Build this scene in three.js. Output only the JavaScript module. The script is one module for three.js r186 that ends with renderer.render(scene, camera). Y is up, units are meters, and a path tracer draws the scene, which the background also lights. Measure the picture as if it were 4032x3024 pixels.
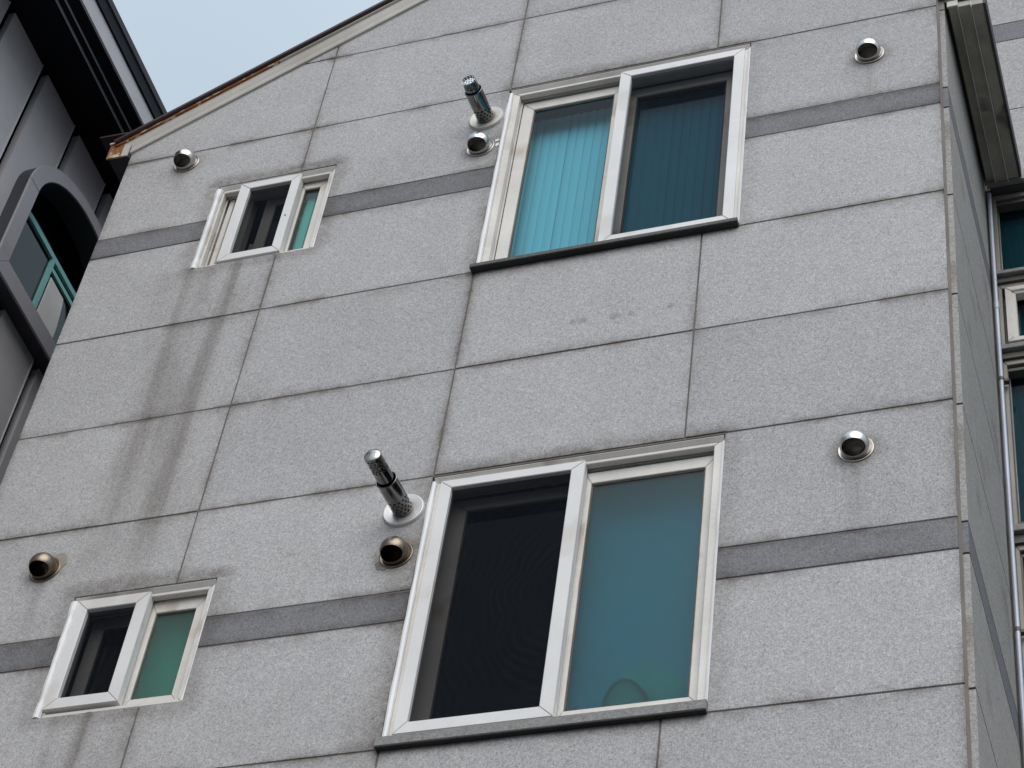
import * as THREE from 'three';
import { mergeGeometries, toCreasedNormals } from 'three/addons/utils/BufferGeometryUtils.js';

// ---------------------------------------------------------------- camera, sky, sun, exposure
const GY = 11.13;                        // height of the second-floor stone joint above the street; facade heights below are relative to it
const scene = new THREE.Scene();
const camera = new THREE.PerspectiveCamera(18.967, 4 / 3, 0.1, 900);
camera.position.set(0.9058, -9.527 + GY, 6.0271);
camera.quaternion.setFromRotationMatrix(new THREE.Matrix4().makeBasis(
  new THREE.Vector3(0.94739108, 0.11337567, -0.29932608),
  new THREE.Vector3(0.15102851, 0.66617416, 0.73034401),
  new THREE.Vector3(0.28220654, -0.73712817, 0.6140045)));
const renderer = new THREE.WebGLRenderer({ antialias: true });
renderer.toneMapping = THREE.LinearToneMapping;
renderer.toneMappingExposure = 1.42;
renderer.shadowMap.enabled = true;

function mulberry(a) { return () => { a = (a + 0x6d2b79f5) | 0; let t = Math.imul(a ^ (a >>> 15), 1 | a); t = (t + Math.imul(t ^ (t >>> 7), 61 | t)) ^ t; return ((t ^ (t >>> 14)) >>> 0) / 4294967296; }; }
const rnd = mulberry(7131);
const lattice = new Float32Array(65536); for (let i = 0; i < 65536; i++) lattice[i] = rnd();
function vnoise(x, y) {                   // smooth value noise, period 256
  const xi = Math.floor(x), yi = Math.floor(y), fx = x - xi, fy = y - yi;
  const u = fx * fx * (3 - 2 * fx), v = fy * fy * (3 - 2 * fy);
  const a = lattice[((yi & 255) << 8) | (xi & 255)], b = lattice[((yi & 255) << 8) | ((xi + 1) & 255)];
  const c = lattice[(((yi + 1) & 255) << 8) | (xi & 255)], d = lattice[(((yi + 1) & 255) << 8) | ((xi + 1) & 255)];
  return (a + (b - a) * u) * (1 - v) + (c + (d - c) * u) * v;
}
function tnoise(x, y, p) {                // same, repeating every p cells
  const xi = Math.floor(x), yi = Math.floor(y), fx = x - xi, fy = y - yi, m = n => ((n % p) + p) % p;
  const u = fx * fx * (3 - 2 * fx), v = fy * fy * (3 - 2 * fy);
  const L = (i, j) => lattice[((m(j) * 131 + 17) & 255) << 8 | ((m(i) * 57 + 5) & 255)];
  return (L(xi, yi) * (1 - u) + L(xi + 1, yi) * u) * (1 - v) + (L(xi, yi + 1) * (1 - u) + L(xi + 1, yi + 1) * u) * v;
}
const fbm = (x, y) => 0.53 * vnoise(x, y) + 0.27 * vnoise(2.03 * x + 11, 2.03 * y + 5) + 0.2 * vnoise(4.1 * x + 3, 4.1 * y + 31);
const clamp = (v, a = 0, b = 1) => Math.min(b, Math.max(a, v));
const sstep = (a, b, v) => { const t = clamp((v - a) / (b - a)); return t * t * (3 - 2 * t); };

const SUN = new THREE.Vector3(0.28, 0.63, 0.72).normalize();
{ // thin, bright, even overcast
  const w = 512, h = 256, data = new Float32Array(w * h * 4);
  for (let j = 0; j < h; j++) for (let i = 0; i < w; i++) {
    const el = ((j + 0.5) / h - 0.5) * Math.PI, az = ((i + 0.5) / w - 0.5) * 2 * Math.PI;
    const d = [Math.cos(el) * Math.cos(az), Math.sin(el), Math.cos(el) * Math.sin(az)];
    const s = Math.max(0, d[1]), t = d[0] * SUN.x + d[1] * SUN.y + d[2] * SUN.z;
    let L = 0.45 * (1 + 1.3 * s) / 2.3;
    L *= 1 + 1.0 * Math.pow(Math.max(0, 0.5 + 0.5 * t), 3);
    const cl = fbm(4 + d[0] * 3.1 + d[2] * 1.3, 9 + d[2] * 3.1 - d[1] * 2.2);
    L *= 0.88 + 0.24 * cl;
    const k = 0.5 + 0.5 * cl, g = d[1] < 0 ? 0.55 : 1;
    const o = (j * w + i) * 4;
    data[o] = L * g * (0.74 + 0.1 * k); data[o + 1] = L * g * (0.96 + 0.04 * k); data[o + 2] = L * g * (1.16 - 0.01 * k); data[o + 3] = 1;
  }
  const sky = new THREE.DataTexture(data, w, h, THREE.RGBAFormat, THREE.FloatType);
  sky.mapping = THREE.EquirectangularReflectionMapping; sky.magFilter = THREE.LinearFilter; sky.needsUpdate = true;
  scene.background = sky; scene.environment = sky;
}
const sun = new THREE.DirectionalLight(0xfff6ee, 1.5);
sun.position.copy(SUN).multiplyScalar(40).add(new THREE.Vector3(-2, 9, 0));
sun.target.position.set(-2, 9, 0);
sun.castShadow = true; sun.shadow.radius = 110; sun.shadow.mapSize.set(2048, 2048);
Object.assign(sun.shadow.camera, { left: -14, right: 14, top: 14, bottom: -14, near: 1, far: 90 });
scene.add(sun, sun.target);

// ---------------------------------------------------------------- textures
function tex(w, h, fn, { srgb = true, repeat = true } = {}) {
  const d = new Uint8Array(w * h * 4);
  for (let j = 0; j < h; j++) for (let i = 0; i < w; i++) {
    const c = fn(i, j, (i + 0.5) / w, (j + 0.5) / h), o = (j * w + i) * 4;
    d[o] = clamp(c[0], 0, 255); d[o + 1] = clamp(c[1], 0, 255); d[o + 2] = clamp(c[2], 0, 255); d[o + 3] = c[3] === undefined ? 255 : c[3];
  }
  const t = new THREE.DataTexture(d, w, h);
  t.magFilter = THREE.LinearFilter; t.minFilter = THREE.LinearMipmapLinearFilter; t.generateMipmaps = true;
  t.wrapS = t.wrapT = repeat ? THREE.RepeatWrapping : THREE.ClampToEdgeWrapping;
  if (srgb) t.colorSpace = THREE.SRGBColorSpace;
  t.needsUpdate = true; return t;
}
// joint lines of the gable wall
const CX = [-4.292, -3.2195, -2.147, -1.0735, 0];
const RY = [2.05, 1.30, 0.649, 0, -0.648, -0.805, -1.458, -2.129, -2.8, -3.4435, -3.6056, -4.2474, -4.925, -5.6, -6.244, -6.406, -7.05, -7.72, -8.4, -9.05, -9.7, -10.4, -11.13];
const BANDS = new Set([4, 9, 14]);       // RY index whose row (to the next line) is a dark band
const FX0 = -4.4, FW = 4.5, FY0 = -5.1, FH = 6.6;   // facade patch of the painted-on stone pattern
const WINS = { w1: [-2.147, -0.905, -1.438, -0.004], w2: [-3.677, -3.025, -1.037, -0.369], w3: [-2.147, -0.905, -4.205, -2.804], w4: [-3.691, -3.034, -3.881, -3.221] };
function grain(i, j, x, y, dark) {        // speckled flamed granite
  const a = lattice[((i * 73 + j * 179 + ((i * j) >> 3)) & 65535)], b = vnoise(x * 218, y * 218), c = vnoise(x * 118 + 40, y * 118 + 7), e = fbm(x * 9, y * 9), g = vnoise(x * 1.7, y * 1.7);
  let v = (a - 0.5) * 36 + (b - 0.5) * 44 + (c - 0.5) * 11 + (e - 0.5) * 6 + (g - 0.5) * 6;
  if (b > 0.8) v -= 46;
  return dark ? v * 0.75 : v;
}
function streak(x, y, x0, top, bot, w0, w1, k) {
  if (y > top || y < bot) return 0;
  const t = (top - y) / (top - bot), c = x0 + 0.02 * (vnoise(y * 1.6 + x0 * 7, 3) - 0.5), w = w0 + (w1 - w0) * t;
  const q = (x - c) / w;
  return k * Math.exp(-q * q) * (0.62 + 0.75 * (fbm(x * 60, y * 2.2) - 0.25)) * Math.min(1, (y - bot) / (0.3 * (top - bot)) + 0.05) * (w0 > 0.1 ? 0.8 * sstep(0, 0.4, t) : 0.85);
}
function dirtAt(x, y) {
  let d = 0;
  const n1 = fbm(x * 5 + 3, y * 14), n2 = fbm(x * 40, y * 40);
  let dj = 9; for (const q of RY) dj = Math.min(dj, Math.abs(y - q) + (y < q ? 0 : 0.004));
  d += 0.5 * Math.exp(-dj / 0.024) * sstep(0.34, 0.68, n1) * (0.4 + 1.1 * n2) + 0.14 * Math.exp(-dj / 0.011) * (0.4 + n2);
  let dv = 9; for (const q of CX) dv = Math.min(dv, Math.abs(x - q));
  d += 0.34 * Math.exp(-dv / 0.02) * (0.4 + n2) * sstep(0.25, 0.7, fbm(x * 3, y * 4 + 9));
  if (y < -1.46 && y > -2.8) d += 0.3 * Math.exp(-Math.abs(x - CX[2]) / 0.018) * (0.45 + n2) * (0.6 + 0.6 * vnoise(y * 5, 4));
  if (y > 0) d += 0.22 * Math.exp(-Math.abs(x - CX[2]) / 0.016) * (0.45 + n2);
  d += streak(x, y, -3.66, -1.03, -3.0, 0.02, 0.09, 0.27) + streak(x, y, -3.425, -1.03, -3.3, 0.022, 0.085, 0.4) + streak(x, y, -3.56, -1.03, -2.6, 0.035, 0.09, 0.12) + streak(x, y, -3.46, -1.03, -2.4, 0.006, 0.012, 0.12) + streak(x, y, -3.405, -1.03, -2.2, 0.005, 0.012, 0.12);
  d += streak(x, y, -3.56, -1.3, -3.6, 0.12, 0.2, 0.15) + 0.1 * sstep(0.4, 0.7, fbm(x * 3.5, y * 1.2 + 8)) * (1 - sstep(0.2, 0.5, Math.abs(x + 3.55))) * (y < -1.03 ? 1 : 0) * (0.5 + n2);
  d += streak(x, y, -3.44, -3.88, -5.1, 0.025, 0.05, 0.42) + streak(x, y, -3.58, -3.88, -4.7, 0.02, 0.05, 0.15);
  for (const [k, s] of [['w2', 1], ['w4', 1], ['w1', 0.5], ['w3', 0.6]]) {   // grime collected round the openings
    const [a, b, c, e] = WINS[k], dx = Math.max(a - x, 0, x - b), dy = Math.max(c - y, 0, y - e), r = Math.hypot(dx, dy);
    if (r > 0 && r < 0.16) d += s * (0.11 + (y > e ? 0.22 : 0.07)) * (1 - sstep(0.024, 0.06 + 0.09 * n1, r)) * (0.4 + 1.1 * n2);
  }
  for (const [vx, vy, s, l] of [[-0.322, -0.385, 0.3, 0.28], [-0.378, -3.08, 0.32, 0.36], [-3.92, -0.17, 0.2, 0.2], [-3.885, -3.1, 0.28, 0.3], [-2.246, -0.55, 0.22, 0.3], [-2.24, -3.31, 0.25, 0.3]]) {
    const q = Math.hypot((x - vx) / 1.15, y - vy - 0.075);
    d += s * (1 - sstep(0.05, 0.10 + 0.05 * n1, q)) * (0.4 + n2);
    d += streak(x, y, vx, vy, vy - l, 0.025, 0.045, s * 0.5);
  }
  d += 0.1 * (1 - sstep(0.04, 0.16, Math.hypot(x + 2.22, (y + 4.2) * 0.7))) * (0.4 + n2) + 0.07 * (1 - sstep(0.02, 0.11, Math.abs(x + 2.2))) * (y < -2.8 && y > -4.3 ? n1 + 0.3 : 0);
  for (const [sx, sy, r] of [[-1.627, -1.943, 0.018], [-1.58, -1.943, 0.022], [-1.438, -1.948, 0.026], [-1.183, -1.939, 0.02], [-1.36, -1.952, 0.016], [-3.82, -1.2, 0.008], [-0.33, -0.21, 0.005]])
    d += 0.2 * (1 - sstep(0.5, 1.3, Math.hypot(x - sx, y - sy) / r)) * (0.5 + n2);
  d += 0.03 * sstep(0.5, 0.75, fbm(x * 2.2 + 1, y * 2.2 + 4)) * (0.5 + n2);
  return clamp(d * 0.68, 0, 0.5);
}
const facadeMap = tex(1440, 2048, (i, j, u, v) => {
  const x = FX0 + u * FW, y = FY0 + v * FH;
  let ci = 0; while (ci < 4 && x > CX[ci + 1]) ci++;
  let ri = 0; while (ri < RY.length - 2 && y < RY[ri + 1]) ri++;
  const band = BANDS.has(ri), tone = 11 * (lattice[(ci * 977 + ri * 331 + 5) & 65535] - 0.5);
  const g = grain(i, j, x, y, band) + tone, d = dirtAt(x, y), m = 1 - d;
  const base = band ? [121, 121, 124] : [176, 175, 176];
  return [(base[0] + g) * (1 - 0.92 * d), (base[1] + g) * (1 - 0.98 * d), (base[2] + g * 0.95) * (m - 0.05 * d)];
}, { repeat: false });
const stoneTile = (base, dk, dirty) => tex(512, 512, (i, j, u, v) => {
  const a = lattice[(i * 73 + j * 179 + ((i * j) >> 3)) & 65535], b = tnoise(u * 170, v * 170, 170), c = tnoise(u * 90, v * 90, 90), e = tnoise(u * 6, v * 6, 6), s = tnoise(u * 16, v * 3, 3 * 16);
  let g = (a - 0.5) * 34 + (b - 0.5) * 40 + (c - 0.5) * 18 + (e - 0.5) * 7; if (b > 0.82) g -= 36;
  const st = dirty ? 22 * sstep(0.4, 0.9, s * 0.25 + e * 0.75) : 0;
  g *= dk ? 0.75 : 1;
  return [base[0] + g - st * 0.85, base[1] + g - st * 0.95, base[2] + g - st * 1.15];
});
const grainBump = tex(512, 512, (i, j, u, v) => { const h = 128 + 90 * (tnoise(u * 160, v * 160, 160) - 0.5) + 90 * (lattice[(i * 37 + j * 211) & 65535] - 0.5); return [h, h, h]; }, { srgb: false });
const mottle = (base, amp, fine, stain, kS) => tex(512, 512, (i, j, u, v) => {
  const a = tnoise(u * 5, v * 5, 5), b = tnoise(u * 17 + 3, v * 17, 17), c = tnoise(u * 120, v * 120, 120), s = sstep(0.55, 0.8, 0.6 * tnoise(u * 4 + 2, v * 4 + 1, 4) + 0.4 * b) * kS;
  const g = (a - 0.5) * amp + (b - 0.5) * amp * 0.6 + (c - 0.5) * fine;
  return [0, 1, 2].map(k => (base[k] + g) * (1 - s) + stain[k] * s);
});

const rustMap = (rust, k) => tex(512, 512, (i, j, u, v) => {     // flaking cream paint over rust
  const a = tnoise(u * 22, v * 22, 22), b = tnoise(u * 60, v * 60, 60), c = tnoise(u * 9, v * 9, 9), p = sstep(k - 0.1, k + 0.12, 0.5 * a + 0.3 * b + 0.2 * c), g = (b - 0.5) * 40 + (a - 0.5) * 30;
  return [(rust[0] + g) * p + 208 * (1 - p), (rust[1] + g * 0.8) * p + 196 * (1 - p), (rust[2] + g * 0.5) * p + 172 * (1 - p)].map((q, n) => k > 0.5 ? [rust[0] + g, rust[1] + g * 0.8, rust[2] + g * 0.5][n] * (1 - p) + [212, 202, 182][n] * p : q);
});
const meshMap = tex(1024, 1024, (i, j, u, v) => {          // woven mesh, with optical moire ripples painted into its colour
  const x = u * 1.6 - 0.8, y = v * 1.6 - 0.8, q = Math.hypot(x * 1.3 + 0.12 * vnoise(y * 5 + 40, x * 3 + 9), y * 0.75 + 0.1 * vnoise(x * 6, y * 4)) * 95 + 6 * fbm(x * 4 + 20, y * 4 + 20);
  const w = 24 + 3.4 * Math.sin(q) * (0.3 + 0.7 * vnoise(u * 9, v * 9)) + 5 * (vnoise(u * 4, v * 4) - 0.5);
  return [w, w + 3, w + 8];
}, { repeat: true });
// ---------------------------------------------------------------- materials
const std = (o) => new THREE.MeshStandardMaterial(o);
const phys = (o) => new THREE.MeshPhysicalMaterial(o);
const lin = (r, g, b) => new THREE.Color().setRGB(r, g, b);
const M = {
  facade: std({ map: facadeMap, roughness: 0.85, bumpMap: grainBump, bumpScale: 0.0012 }),
  stone: std({ map: stoneTile([174, 173, 174], false, false), roughness: 0.85, bumpMap: grainBump, bumpScale: 0.0012 }),
  stoneSide: std({ map: stoneTile([164, 163, 161], false, true), roughness: 0.85, bumpMap: grainBump, bumpScale: 0.0012 }),
  band: std({ map: stoneTile([121, 121, 126], true, false), roughness: 0.8, bumpMap: grainBump, bumpScale: 0.001 }),
  sillDark: std({ map: stoneTile([88, 87, 87], true, false), roughness: 0.75, bumpMap: grainBump, bumpScale: 0.001 }),
  sillShade: std({ map: mottle([52, 50, 49], 14, 8, [34, 33, 33], 0.6), roughness: 0.9 }),  // near-black tone that paints the shade under the sills
  sideSeal: std({ color: lin(0.04, 0.037, 0.034), roughness: 0.95 }),
  sill: std({ map: stoneTile([138, 137, 136], true, true), roughness: 0.8, bumpMap: grainBump, bumpScale: 0.001 }),
  sealant: std({ map: mottle([112, 105, 101], 24, 12, [74, 68, 64], 0.6), roughness: 0.9 }),
  cornerSeal: std({ map: mottle([140, 131, 125], 18, 8, [120, 108, 98], 0.6), roughness: 0.9 }),
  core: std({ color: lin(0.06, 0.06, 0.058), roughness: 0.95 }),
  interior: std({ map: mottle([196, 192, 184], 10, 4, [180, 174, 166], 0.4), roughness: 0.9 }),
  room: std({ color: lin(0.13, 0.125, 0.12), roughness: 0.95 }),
  pvc: std({ map: mottle([222, 221, 220], 9, 4, [192, 186, 176], 0.45), roughness: 0.38 }),
  pvcOld: std({ map: mottle([216, 212, 206], 16, 7, [164, 148, 130], 0.6), roughness: 0.45 }),
  caulk: std({ map: mottle([236, 236, 237], 10, 4, [206, 202, 196], 0.5), roughness: 0.6 }),
  headCaulk: std({ map: mottle([208, 205, 200], 18, 8, [120, 114, 108], 0.6), roughness: 0.8 }),
  gasket: std({ map: mottle([96, 90, 80], 20, 8, [60, 52, 42], 0.6), roughness: 0.7 }),
  screen: phys({ map: meshMap, roughness: 1, specularIntensity: 0, transparent: true, opacity: 0.7, side: THREE.DoubleSide }),
  screenThin: phys({ color: lin(0.012, 0.014, 0.018), roughness: 1, specularIntensity: 0, transparent: true, opacity: 0.5, side: THREE.DoubleSide }),
  glassBlue: phys({ color: lin(0.36, 0.69, 0.78), roughness: 0.02, transmission: 1, thickness: 0, ior: 1.5, specularIntensity: 0.5 }),
  glassDim: phys({ color: lin(0.2, 0.52, 0.64), roughness: 0.02, transmission: 1, thickness: 0, ior: 1.5 }),
  glassFrost: phys({ color: lin(0.065, 0.395, 0.49), roughness: 0.42, transmission: 1, thickness: 0.005, ior: 1.35, specularIntensity: 0.2 }),
  glassTeal: phys({ color: lin(0.3, 0.72, 0.68), roughness: 0.05, transmission: 1, thickness: 0, ior: 1.5 }),
  glassGreen: phys({ color: lin(0.19, 0.56, 0.48), roughness: 0.45, transmission: 1, thickness: 0.005, ior: 1.5, specularIntensity: 0.5 }),
  steel: std({ map: mottle([196, 193, 188], 18, 8, [140, 132, 124], 0.6), metalness: 1, roughness: 0.28, side: THREE.DoubleSide }),
  steelPipe: std({ map: mottle([122, 121, 120], 16, 6, [170, 164, 156], 0.5), metalness: 1, roughness: 0.14 }),
  steelBronze: std({ map: mottle([128, 116, 103], 24, 8, [90, 79, 68], 0.6), metalness: 1, roughness: 0.36, side: THREE.DoubleSide }),
  flange: std({ map: mottle([160, 156, 150], 18, 8, [110, 102, 94], 0.6), metalness: 1, roughness: 0.34 }),
  plate: std({ map: mottle([214, 213, 211], 10, 4, [186, 176, 164], 0.4), metalness: 0.35, roughness: 0.4 }),
  plateOld: std({ map: mottle([208, 204, 197], 14, 5, [140, 118, 100], 0.6), metalness: 0.25, roughness: 0.5 }),
  duct: std({ map: mottle([112, 108, 102], 20, 8, [80, 74, 68], 0.6), roughness: 0.7, metalness: 0.3, side: THREE.DoubleSide }),
  fascia: std({ map: mottle([196, 196, 200], 8, 4, [176, 174, 176], 0.4), roughness: 0.5 }),
  trim: std({ map: mottle([194, 190, 182], 16, 6, [170, 160, 148], 0.5), roughness: 0.55 }),
  rust: std({ map: rustMap([138, 86, 48], 0.35), roughness: 0.85 }),
  rustLip: std({ map: rustMap([150, 94, 50], 0.62), roughness: 0.8 }),
  roofRed: std({ map: mottle([52, 31, 32], 14, 8, [34, 24, 27], 0.5), roughness: 0.55 }),
  eave: std({ map: mottle([166, 162, 150], 40, 12, [46, 45, 43], 0.95), roughness: 0.6 }),
  eaveDark: std({ map: mottle([70, 70, 72], 16, 6, [36, 36, 38], 0.6), roughness: 0.7 }),
  metal: std({ map: mottle([188, 186, 189], 6, 3, [174, 172, 174], 0.4), roughness: 0.45, metalness: 0.0 }),
  metalFrame: std({ map: mottle([160, 157, 162], 5, 3, [118, 115, 117], 0.3), roughness: 0.45 }),
  navy: phys({ color: lin(0.005, 0.006, 0.010), roughness: 0.55, specularIntensity: 0.25 }),
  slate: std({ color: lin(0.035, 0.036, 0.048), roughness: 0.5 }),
  glassNight: phys({ color: lin(0.3, 0.4, 0.42), roughness: 0.02, transmission: 1, thickness: 0, ior: 1.5, specularIntensity: 0.8 }),
  navyRib: std({ color: lin(0.36, 0.39, 0.44), roughness: 0.4 }),
  teal: std({ map: mottle([142, 206, 202], 12, 5, [120, 180, 178], 0.4), roughness: 0.5 }),
  galv: std({ map: mottle([182, 188, 200], 14, 6, [150, 152, 158], 0.4), metalness: 0.3, roughness: 0.5 }),
  alu: std({ map: mottle([150, 146, 138], 16, 6, [96, 86, 74], 0.6), metalness: 0.3, roughness: 0.5 }),
  aluDark: std({ map: mottle([92, 90, 86], 12, 6, [60, 56, 50], 0.6), metalness: 0.3, roughness: 0.5 }),
  blind: phys({ color: lin(0.8, 0.82, 0.82), roughness: 0.9, side: THREE.DoubleSide }),
  cloth: std({ map: mottle([224, 224, 220], 12, 5, [200, 198, 190], 0.3), roughness: 1 }),
  bag: std({ map: mottle([214, 216, 166], 20, 8, [194, 204, 146], 0.5), roughness: 0.7 }),
  hose: std({ color: lin(0.02, 0.025, 0.03), roughness: 0.6 }),
  paving: std({ map: mottle([66, 66, 66], 10, 14, [56, 55, 54], 0.5), roughness: 0.95 }),
  concrete: std({ map: mottle([150, 148, 143], 14, 10, [120, 116, 110], 0.5), roughness: 0.95 }),
};

// ---------------------------------------------------------------- building helpers (facade coordinates: y = 0 is the joint at GY)
function planar(g, s = 1) {               // uv in metres from position and normal
  g = g.index ? g.toNonIndexed() : g; g.computeVertexNormals();
  const p = g.attributes.position, n = g.attributes.normal, uv = new Float32Array(p.count * 2);
  for (let i = 0; i < p.count; i++) {
    const ax = Math.abs(n.getX(i)), ay = Math.abs(n.getY(i)), az = Math.abs(n.getZ(i));
    const [a, b] = az >= ax && az >= ay ? [p.getX(i), p.getY(i)] : ax >= ay ? [p.getZ(i), p.getY(i)] : [p.getX(i), p.getZ(i)];
    uv[2 * i] = a * s; uv[2 * i + 1] = b * s;
  }
  g.setAttribute('uv', new THREE.BufferAttribute(uv, 2)); return g;
}
const box = (x0, x1, y0, y1, z0, z1) => { const g = new THREE.BoxGeometry(x1 - x0, y1 - y0, z1 - z0); g.translate((x0 + x1) / 2, (y0 + y1) / 2, (z0 + z1) / 2); return planar(g); };
function ext(pts, z0, z1, bev = 0, holes = []) {
  const s = new THREE.Shape(pts.map(p => new THREE.Vector2(p[0], p[1])));
  for (const h of holes) s.holes.push(new THREE.Path(h.map(p => new THREE.Vector2(p[0], p[1]))));
  const g = new THREE.ExtrudeGeometry(s, { depth: z1 - z0 - 2 * bev, bevelEnabled: bev > 0, bevelThickness: bev, bevelSize: bev, bevelOffset: -bev, bevelSegments: 1, curveSegments: 12 });
  g.translate(0, 0, z0 + bev); return planar(g);
}
const cbox = (x0, x1, y0, y1, z0, z1, b = 0.003) => ext([[x0, y0], [x1, y0], [x1, y1], [x0, y1]], z0, z1, b);
function ring(x0, x1, y0, y1, [l, r, b, t], z0, z1, bev = 0.0025) {      // four mitred members
  const e = 0.0007, o = [];
  o.push(ext([[x0, y0 + e], [x0 + l, y0 + b + e], [x0 + l, y1 - t - e], [x0, y1 - e]], z0, z1, bev));
  o.push(ext([[x1, y0 + e], [x1, y1 - e], [x1 - r, y1 - t - e], [x1 - r, y0 + b + e]], z0, z1, bev));
  o.push(ext([[x0 + e, y0], [x1 - e, y0], [x1 - r - e, y0 + b], [x0 + l + e, y0 + b]], z0, z1, bev));
  o.push(ext([[x0 + e, y1], [x0 + l + e, y1 - t], [x1 - r - e, y1 - t], [x1 - e, y1]], z0, z1, bev));
  return mergeGeometries(o);
}
function sweep(profile, P0, P1, up, out) {  // prism: profile (a along out, b along up) from P0 to P1
  const pos = [], n = profile.length;
  const at = (P, q) => [0, 1, 2].map(k => P[k] + out[k] * q[0] + up[k] * q[1]);
  for (let i = 0; i < n; i++) { const a = profile[i], b = profile[(i + 1) % n], A = at(P0, a), B = at(P0, b), Cc = at(P1, b), D = at(P1, a); pos.push(...A, ...B, ...Cc, ...A, ...Cc, ...D); }
  const tri = THREE.ShapeUtils.triangulateShape(profile.map(q => new THREE.Vector2(q[0], q[1])), []);
  for (const t of tri) { for (const k of t) pos.push(...at(P0, profile[k])); for (const k of [t[0], t[2], t[1]]) pos.push(...at(P1, profile[k])); }
  const g = new THREE.BufferGeometry(); g.setAttribute('position', new THREE.Float32BufferAttribute(pos, 3)); return planar(g);
}
const used = {};
const numbered = n => { const k = used[n] = (used[n] ?? -1) + 1; return k ? `${n}_${String(k).padStart(3, '0')}` : n; };
function thing(name, label, category, base, group) {
  const o = new THREE.Group(); o.name = numbered(name); o.position.set(base[0], base[1] + GY, base[2]);
  o.userData = { label, category, base }; if (group) o.userData.group = group; scene.add(o); return o;
}
function sub(parent, name, label) { const o = new THREE.Group(); o.name = name; o.userData = { base: parent.userData.base }; if (label) o.userData.label = label; parent.add(o); return o; }
function part(parent, name, geo, mat, label) {
  if (Array.isArray(geo)) geo = mergeGeometries(geo.map(g => g.index ? g.toNonIndexed() : g));
  const b = parent.userData.base; geo.translate(-b[0], -b[1], -b[2]);
  const m = new THREE.Mesh(geo, mat); m.name = name; m.castShadow = m.receiveShadow = true; m.userData = { base: b }; if (label) m.userData.label = label;
  parent.add(m); return m;
}
// convex-or-not polygon clipped to a x + b y <= c
function clip(poly, a, b, c) {
  const o = []; for (let i = 0; i < poly.length; i++) {
    const p = poly[i], q = poly[(i + 1) % poly.length], dp = a * p[0] + b * p[1] - c, dq = a * q[0] + b * q[1] - c;
    if (dp <= 0) o.push(p); if ((dp < 0 && dq > 0) || (dp > 0 && dq < 0)) { const t = dp / (dp - dq); o.push([p[0] + (q[0] - p[0]) * t, p[1] + (q[1] - p[1]) * t]); }
  } return o;
}
const rect = (x0, x1, y0, y1) => [[x0, y0], [x1, y0], [x1, y1], [x0, y1]];
function facadeUV(g) {
  const p = g.attributes.position, uv = g.attributes.uv;
  for (let i = 0; i < p.count; i++) uv.setXY(i, (p.getX(i) - FX0) / FW, (p.getY(i) - FY0) / FH);
  return g;
}

// ---------------------------------------------------------------- ground
{
  const g = new THREE.PlaneGeometry(500, 500); g.rotateX(-Math.PI / 2);
  const uv = g.attributes.uv; for (let i = 0; i < uv.count; i++) uv.setXY(i, uv.getX(i) * 250, uv.getY(i) * 250);
  const m = new THREE.Mesh(g, M.paving); m.name = 'ground'; m.userData = { kind: 'structure' }; m.receiveShadow = true; scene.add(m);
}

// ---------------------------------------------------------------- granite building
const B = thing('granite_building', 'light grey granite clad building with two large windows in its gable wall', 'building', [-2.146, -GY, 0]);
const SL = 0.617, XC = -2.146, ROOF = x => 0.088 + SL * (x + 4.309), YR = ROOF(XC);
const J = 0.0036;                         // half a joint
const VENTS = [[-3.921, -0.098], [-0.322, -0.31], [-2.246, -0.468], [-0.378, -3.008], [-2.241, -3.238], [-3.885, -3.03]];
const circle = (x, y, q, n = 28) => Array.from({ length: n }, (_, k) => [x + q * Math.cos(-k / n * 2 * Math.PI), y + q * Math.sin(-k / n * 2 * Math.PI)]);
const inside = (p, x, y) => { let c = false; for (let i = 0, j = p.length - 1; i < p.length; j = i++) if ((p[i][1] > y) !== (p[j][1] > y) && x < (p[j][0] - p[i][0]) * (y - p[i][1]) / (p[j][1] - p[i][1]) + p[i][0]) c = !c; return c; };
const ventHoles = poly => VENTS.filter(([x, y]) => circle(x, y, 0.056, 12).every(q => inside(poly, q[0], q[1]))).map(([x, y]) => circle(x, y, 0.052));
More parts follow.
